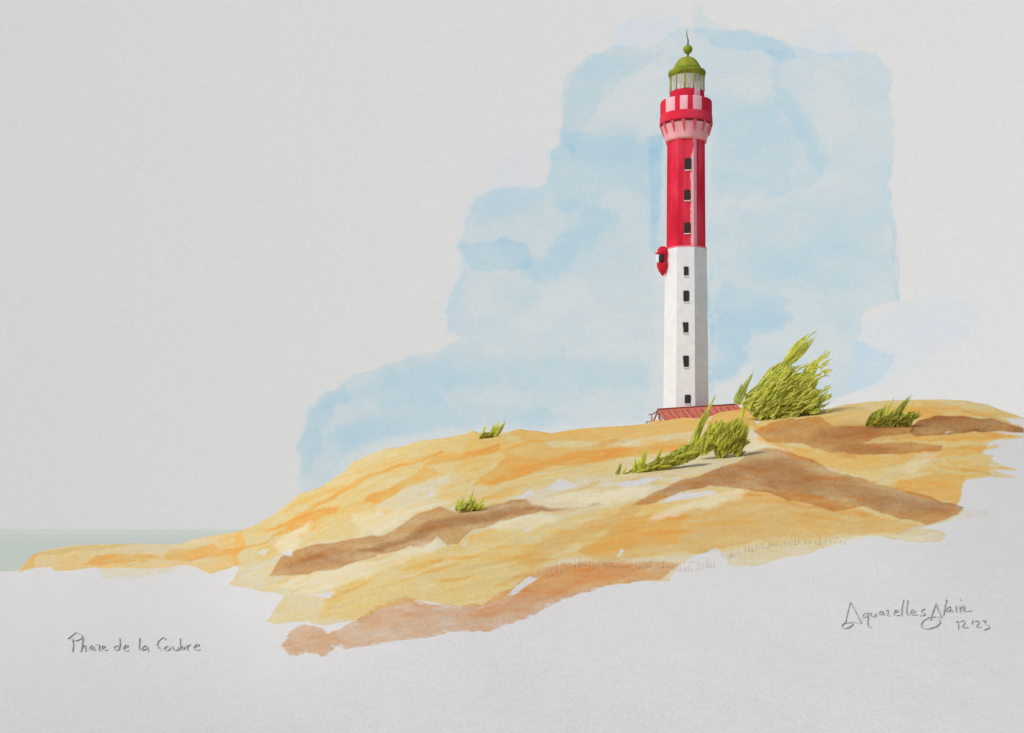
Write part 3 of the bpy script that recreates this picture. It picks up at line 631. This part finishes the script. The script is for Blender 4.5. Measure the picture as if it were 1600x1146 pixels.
for i, (p, q, w, c, bd) in enumerate([((1222,572),(1262,524),9,G1,-.06), ((1226,572),(1272,520),8,G1,-.05), ((1232,572),(1274,527),7,G1,.05), ((1240,560),(1268,529),7,G3,.04), ((1234,566),(1256,535),9,G3,.06), ((1262,584),(1290,557),6,G1,-.1), ((1258,584),(1284,560),7,G3,-.06),
        ((1262,592),(1276,570),8,G1,.05), ((1268,625),(1297,606),6,G3,-.08), ((1270,630),(1294,611),5,G1,.05), ((1268,634),(1290,620),5,G1,0), ((1266,640),(1288,632),5,G3,.05), ((1264,646),(1282,636),5,G1,.05), ((1270,606),(1278,593),6,G1,0), ((1196,592),(1222,568),8,G3,-.12),
        ((1188,602),(1210,580),6,G3,-.1), ((1250,598),(1270,580),6,G3,0), ((1246,612),(1272,596),6,G3,0), ((1270,618),(1282,608),5,G1,0), ((1240,640),(1270,630),5,G3,0), ((1220,596),(1242,574),5,G3,0)]):
    for j in range(6):
        e_ = rnd.uniform(-.12, .10)*(j > 0); sh = rnd.uniform(-2.6, 2.6)*(j > 0)
        blade(mb, (p[0]+sh, p[1]+sh*.7+rnd.uniform(-2, 2)), (q[0]+(q[0]-p[0])*e_+sh*.5, q[1]+(q[1]-p[1])*e_+sh*.6), d+rnd.uniform(-1.2, 1.2), d+rnd.uniform(-1, 1), w*(.55, .45, .5, .4, .35, .3)[j], mixc(c, rnd.choice([G1, G2, G3]), .3), bd+rnd.uniform(-.03, .03), tipcol=mixc(c, G3, .3))
mb.build('long_shoot', M_LEAF, pl)
mb = MB()
for p, q, w in [((1152,632),(1160,598),10), ((1153,630),(1178,580),9), ((1150,630),(1152,612),8), ((1158,622),(1172,592),9), ((1156,630),(1168,602),9)]: strands(mb, p, q, d+1.5, w, G4, -.05)
mb.build('pale_shoot', M_LEAF, pl)
mb = MB(); blade(mb, (1152,672), (1164,632), d-1.5, d-.5, 8, OL, 0, tip=.6); blade(mb, (1168,628), (1157,606), d-1, d-1, 4.5, G2, .1); blade(mb, (1180,652), (1166,622), d-1, d-1, 5, G2, .05); mb.build('stem', M_LEAF, pl)
# clump below it
pl, d = plant('grass_clump', 1135, 715, 'olive green grass clump with upright blades, just below the big shrub', 'grass clump')
cl = [(1078,700),(1084,688),(1092,694),(1098,686),(1106,668),(1112,658),(1118,666),(1126,656),(1134,660),(1144,656),(1156,652),(1162,662),(1172,664),(1160,676),(1168,680),(1162,692),(1154,700),(1162,714),(1150,720),(1144,708),(1136,712),(1126,722),(1118,710),(1110,706),(1098,716),(1092,706)]
mb = MB(); scatter_blades(mb, cl, d, 1.6, 800, 58, 15, (10, 26), (1.8, 4), [OL, OL, mixc(OL, G1, .5), OD, mixc(OL, OD, .5), G1], 5)
for p, q, w, c in [((1080,698),(1118,622),6,OL), ((1082,696),(1106,650),10,OL), ((1088,690),(1110,644),7,mixc(OL, G3, .3)), ((1104,650),(1119,617),4.5,G3), ((1096,704),(1118,660),8,OL), ((1150,712),(1172,686),8,G2), ((1152,716),(1166,704),6,G2), ((1146,704),(1170,692),6,G1), ((1118,708),(1126,721),7,G1), ((1082,698),(1096,660),9,OL), ((1084,696),(1102,642),9,OL), ((1086,692),(1112,634),6,OL), ((1112,690),(1120,656),8,OD), ((1146,690),(1170,660),6,OL), ((1156,700),(1174,690),6,G2), ((1100,700),(1096,714),6,OL), ((1140,690),(1164,652),9,OL), ((1130,706),(1124,660),8,OD)]:
    strands(mb, p, q, d, w, c, -.05)
mb.build('blades', M_LEAF, pl)
# long trailing clump to its left
pl, d = plant('grass_clump', 1030, 735, 'long low olive grass clump trailing down to the left below the tower', 'grass clump')
tr = [(962,748),(972,742),(988,736),(996,726),(1010,728),(1024,720),(1040,714),(1056,706),(1062,698),(1078,696),(1092,698),(1096,708),(1088,716),(1070,724),(1052,730),(1030,737),(1008,743),(984,746)]
mb = MB(); scatter_blades(mb, tr, d, 1.2, 950, lambda p: 38, 18, (8, 20), (1.8, 4), [OL, OL, mixc(OL, G1, .5), OD, mixc(OL, G2, .5)], 6)
for p, q, w, c in [((964,742),(971,723),5.5,G2), ((962,744),(968,726),4.5,OL), ((972,742),(979,729),3.5,OL), ((968,747),(957,744),4,G2), ((1003,728),(1010,700),7,OL), ((1000,726),(1006,706),6,OL), ((990,734),(993,716),7,OL), ((996,730),(1000,718),6,OL), ((1024,722),(1035,699),6,OL), ((1026,722),(1030,706),6,OL), ((1060,708),(1070,694),8,OL), ((1012,742),(980,748),5,G3), ((1046,732),(1010,742),4,G3)]:
    strands(mb, p, q, d-.3, w, c, .04, .3)
mb.build('blades', M_LEAF, pl)
# three small tufts
def tuft(u, v, label, strokes, name='grass_tuft', group=None, jit=.3, poly=None, cols=(), seed=1, n=0, ang=60):
    pl, d = plant(name, u, v, label, 'grass tuft', group); mb = MB()
    if poly: scatter_blades(mb, poly, d, .9, n, ang, 18, (7, 16), (1.6, 3.4), list(cols), seed)
    for p, q, w, c in strokes:
        for j in range(2): blade(mb, (p[0]+j*rnd.uniform(-1, 1), p[1]), (q[0]+j*rnd.uniform(-2, 2), q[1]+j*3), d+rnd.uniform(-jit, jit), d+rnd.uniform(-jit, jit), w*(1-.3*j), c, rnd.uniform(-.06, .06))
    mb.build('blades', M_LEAF, pl)
gt = 'small tufts of dune grass'
tuft(768, 684, 'small two-pronged green tuft on the crest of the dune, left of the tower', [((755,684),(757,665),5,G1), ((752,684),(758,668),4,G1), ((764,682),(772,662),5.5,G1), ((768,682),(779,659),5,G1), ((772,682),(790,657),6,G1), ((776,681),(788,660),5,G2), ((750,684),(760,678),5,OD), ((762,684),(776,678),5,OD), ((754,685),(748,686),3,OD)], group=gt, poly=[(750,685),(756,677),(770,677),(782,680),(776,683),(760,685)], cols=[OD, G2, OL], seed=2, n=90)
tuft(735, 799, 'small spiky green tuft on the brown streak low on the dune', [((711,797),(717,780),4,G1), ((716,797),(725,776),4.5,G1), ((722,798),(727,782),5,G1), ((733,796),(740,766),5.5,G1), ((738,796),(742,776),5,G1), ((744,797),(759,776),5,G1), ((746,799),(757,790),4.5,G1), ((728,798),(734,780),6,G1), ((720,799),(738,790),6,G2)], group=gt, poly=[(710,799),(716,790),(726,787),(736,782),(746,786),(758,790),(752,798),(740,800),(720,799)], cols=[G1, G1, G2], seed=4, n=170)
tuft(1390, 668, 'dark green tuft on the crest at the far right of the dune', [((1354,665),(1379,638),7,G2), ((1372,660),(1384,627),5,mixc(OL, G3, .4)), ((1382,655),(1397,622),5,mixc(OL, G3, .4)), ((1394,656),(1420,622),6,G2), ((1390,660),(1424,617),4,G2), ((1404,660),(1428,628),3.5,G1), ((1412,662),(1438,643),5,G2), ((1408,664),(1440,648),4.5,OD), ((1376,662),(1400,636),6,OL), ((1400,655),(1414,630),5,G2), ((1386,664),(1392,645),7,G2)], group=gt, poly=[(1351,667),(1360,650),(1372,640),(1380,640),(1384,652),(1394,646),(1404,640),(1414,648),(1430,644),(1426,656),(1420,668),(1390,669),(1366,667)], cols=[G2, OD, mixc(OL, G2, .5), OL], seed=6, n=420, ang=52)

# ------------------------------------------------------------------ two low sand fences, faint grey pickets
def fence(label, line, spans, wire):
    lu = [p[0] for p in line]; base = [p[2] for p in line]; tops = [p[1] for p in line]
    g = ground(lu[len(lu)//2], base[len(lu)//2]); fo = thing('sand_fence', g, label, 'fence', 'low picket fences at the foot of the dune')
    r = random.Random(int(lu[0]))
    for x in spans:
        b0 = np.interp(x, lu, base)+r.uniform(-2, 2); t0 = np.interp(x, lu, tops)+r.uniform(-2, 3)
        d = float(depth(x, b0)); p = Vector(at(x, b0, d)); q = Vector(at(x+r.uniform(-1.2, 1.2), t0, d)); p.z -= .06
        w = r.uniform(.35, .65)*d/FPX; mb = MB(); mb.tube([p, (p+q)/2, q], [w, w, w*.7], (.4, .4, .4), 6); mb.build('picket', M_WOOD, fo)
    for a, b_ in wire:
        pts = []
        for x in np.linspace(a, b_, 9):
            bb = np.interp(x, lu, base); d = float(depth(x, bb)); pts.append(at(x, np.interp(x, lu, tops)+.8, d))
        mb = MB(); mb.tube(pts, .016, (.4, .4, .4), 5); mb.build('wire', M_WOOD, fo)
r = random.Random(5)
sp1 = [852,858,863,869,876,882,889,893,899,904,906,911,915,921,926,932,936,940,946,949,954,958,968,974,980,994,999,1002,1007,1009,1012,1017,1022,1027,1034,1037,1040,1047,1055,1060,1063,1070,1075,1081,1090,1094,1098,1103,1106,1110,1116]
sp2 = [1126,1130,1135,1140,1142,1144,1154,1164,1170,1173,1175,1182,1192,1201,1204,1206,1214,1222,1226,1234,1240,1243,1248,1258,1266,1275,1279,1282,1290,1297,1304,1313,1320]
fence('faint grey picket fence along the bottom of the dune, the longer left one', [(845,884,906),(860,882,902),(890,874,886),(905,870,886),(950,872,888),(1000,871,888),(1020,874,888),(1060,877,892),(1080,879,894),(1100,872,889),(1118,875,888)], sp1, [(890,945),(985,1085)])
fence('faint grey picket fence at the right foot of the dune, the shorter one', [(1122,862,869),(1142,856,870),(1160,852,862),(1172,847,862),(1202,839,853),(1240,836,852),(1280,835,850),(1300,838,850),(1316,841,850),(1325,846,855)], sp2, [(1202,1240),(1245,1310)])

# ------------------------------------------------------------------ grey lettering lying on the white sand
def lettering(name, label, words, ox, oy, sc, rad):
    allp = [p for w in words for s in w for p in s]; cu_ = sum(p[0] for p in allp)/len(allp)/sc+ox; cv_ = max(p[1] for p in allp)/sc+oy
    t = thing(name, ground(cu_, cv_), label, 'handwriting', None)
    for w in words:
        mb = MB()
        for s in w:
            P = np.array(s, float); seg = np.r_[0, np.cumsum(np.hypot(*np.diff(P, axis=0).T))]; L = seg[-1]; n_ = max(4, int(L/7))
            tt = np.linspace(0, L, n_); x = np.interp(tt, seg, P[:, 0]); y = np.interp(tt, seg, P[:, 1])
            for _ in range(2):
                x[1:-1] = (x[:-2]+2*x[1:-1]+x[2:])/4; y[1:-1] = (y[:-2]+2*y[1:-1]+y[2:])/4
            pts = [ground(ox+a/sc, oy+b_/sc, .03) for a, b_ in zip(x, y)]
            rr = [rad*p.y/FPX*(.75+.5*vnoise(np.array([i*.4]), np.array([cu_]), 2)[0]) for i, p in enumerate(pts)]
            mb.tube(pts, rr, (.4, .4, .4), 6)
        mb.build('word', M_PENCIL, t)
lettering('handwritten_title', 'grey handwritten place name of four words on the white sand at lower left', [
  [[(160,182),(205,145),(245,118),(300,155),(290,180),(240,203),(195,190)], [(200,180),(212,240),(203,305)], [(305,170),(295,240),(285,305)], [(288,280),(310,245),(328,240),(330,302)], [(400,250),(375,255),(365,280),(380,292),(400,275),(405,250),(408,280),(420,295)], [(428,240),(445,240),(465,235),(462,260),(455,295),(480,297)], [(480,275),(515,268),(518,248),(495,245),(482,270),(495,292),(520,295),(545,290)]],
  [[(645,250),(610,255),(600,272),(625,298),(650,285),(660,240),(657,175)], [(690,275),(735,262),(740,242),(715,240),(695,262),(695,290),(720,302),(748,295)]],
  [[(850,172),(845,240),(845,290),(868,288)], [(910,245),(880,262),(870,290),(890,298),(915,270),(925,255),(920,280),(935,302)]],
  [[(1100,190),(1090,168),(1070,172),(1030,205),(1015,240),(1035,275),(1060,290)], [(1085,270),(1090,290),(1115,298),(1140,285),(1145,265),(1120,250),(1100,260),(1088,275)], [(1165,255),(1175,290),(1200,298),(1220,280),(1225,255),(1228,290)], [(1238,180),(1240,235),(1245,285),(1275,285),(1285,262),(1265,250),(1245,270)], [(1300,245),(1310,290)], [(1308,262),(1325,240),(1345,240)], [(1365,265),(1420,250),(1422,232),(1395,232),(1370,262),(1375,285),(1400,292),(1435,285)]]], 80, 970, 6.154, 1.08)
lettering('handwritten_signature', 'grey handwritten signature with two big looped capitals on the white sand at lower right', [
  [[(175,310),(200,210),(222,125),(265,210),(322,320),(250,308),(170,315),(140,335),(150,355),(175,368),(215,350),(245,325)], [(385,225),(345,230),(325,260),(345,270),(375,250),(385,225),(375,290),(375,340),(405,355)], [(405,225),(405,255),(425,262),(445,245),(448,225),(450,262)], [(510,210),(480,215),(475,240),(500,240),(515,215),(525,245)], [(540,205),(560,195),(555,225),(548,250),(575,250)], [(605,225),(650,215),(650,198),(620,200),(605,235),(625,250),(660,245)], [(695,110),(680,180),(678,250)], [(735,115),(722,180),(725,245),(745,240)], [(755,225),(800,220),(800,200),(770,195),(755,225),(770,245),(820,240)], [(885,190),(855,200),(850,215),(885,225),(885,245),(840,250)]],
  [[(935,290),(955,220),(985,140),(1005,200),(1040,270),(980,258),(920,265),(865,300),(850,335),(870,365),(920,368),(990,345),(1025,310),(1015,285)], [(1080,105),(1065,170),(1052,250)], [(1115,170),(1085,180),(1075,215),(1100,215),(1120,180),(1130,215)], [(1165,165),(1165,215)], [(1199,103),(1204,108),(1206,112)], [(1200,170),(1200,215)], [(1200,190),(1225,160),(1245,165),(1225,210),(1265,210),(1305,205)]]], 1290, 920, 5.714, 1.15)
lettering('handwritten_date', 'small grey handwritten date below the signature on the white sand at right', [
  [[(1165,305),(1185,290),(1185,370)], [(1205,300),(1235,285),(1245,305),(1215,355),(1275,355)]], [[(1315,290),(1305,320)], [(1335,300),(1365,290),(1370,310),(1340,350),(1390,350)], [(1400,295),(1435,290),(1415,320),(1460,335),(1460,360),(1410,375)]]], 1290, 920, 5.714, .85)
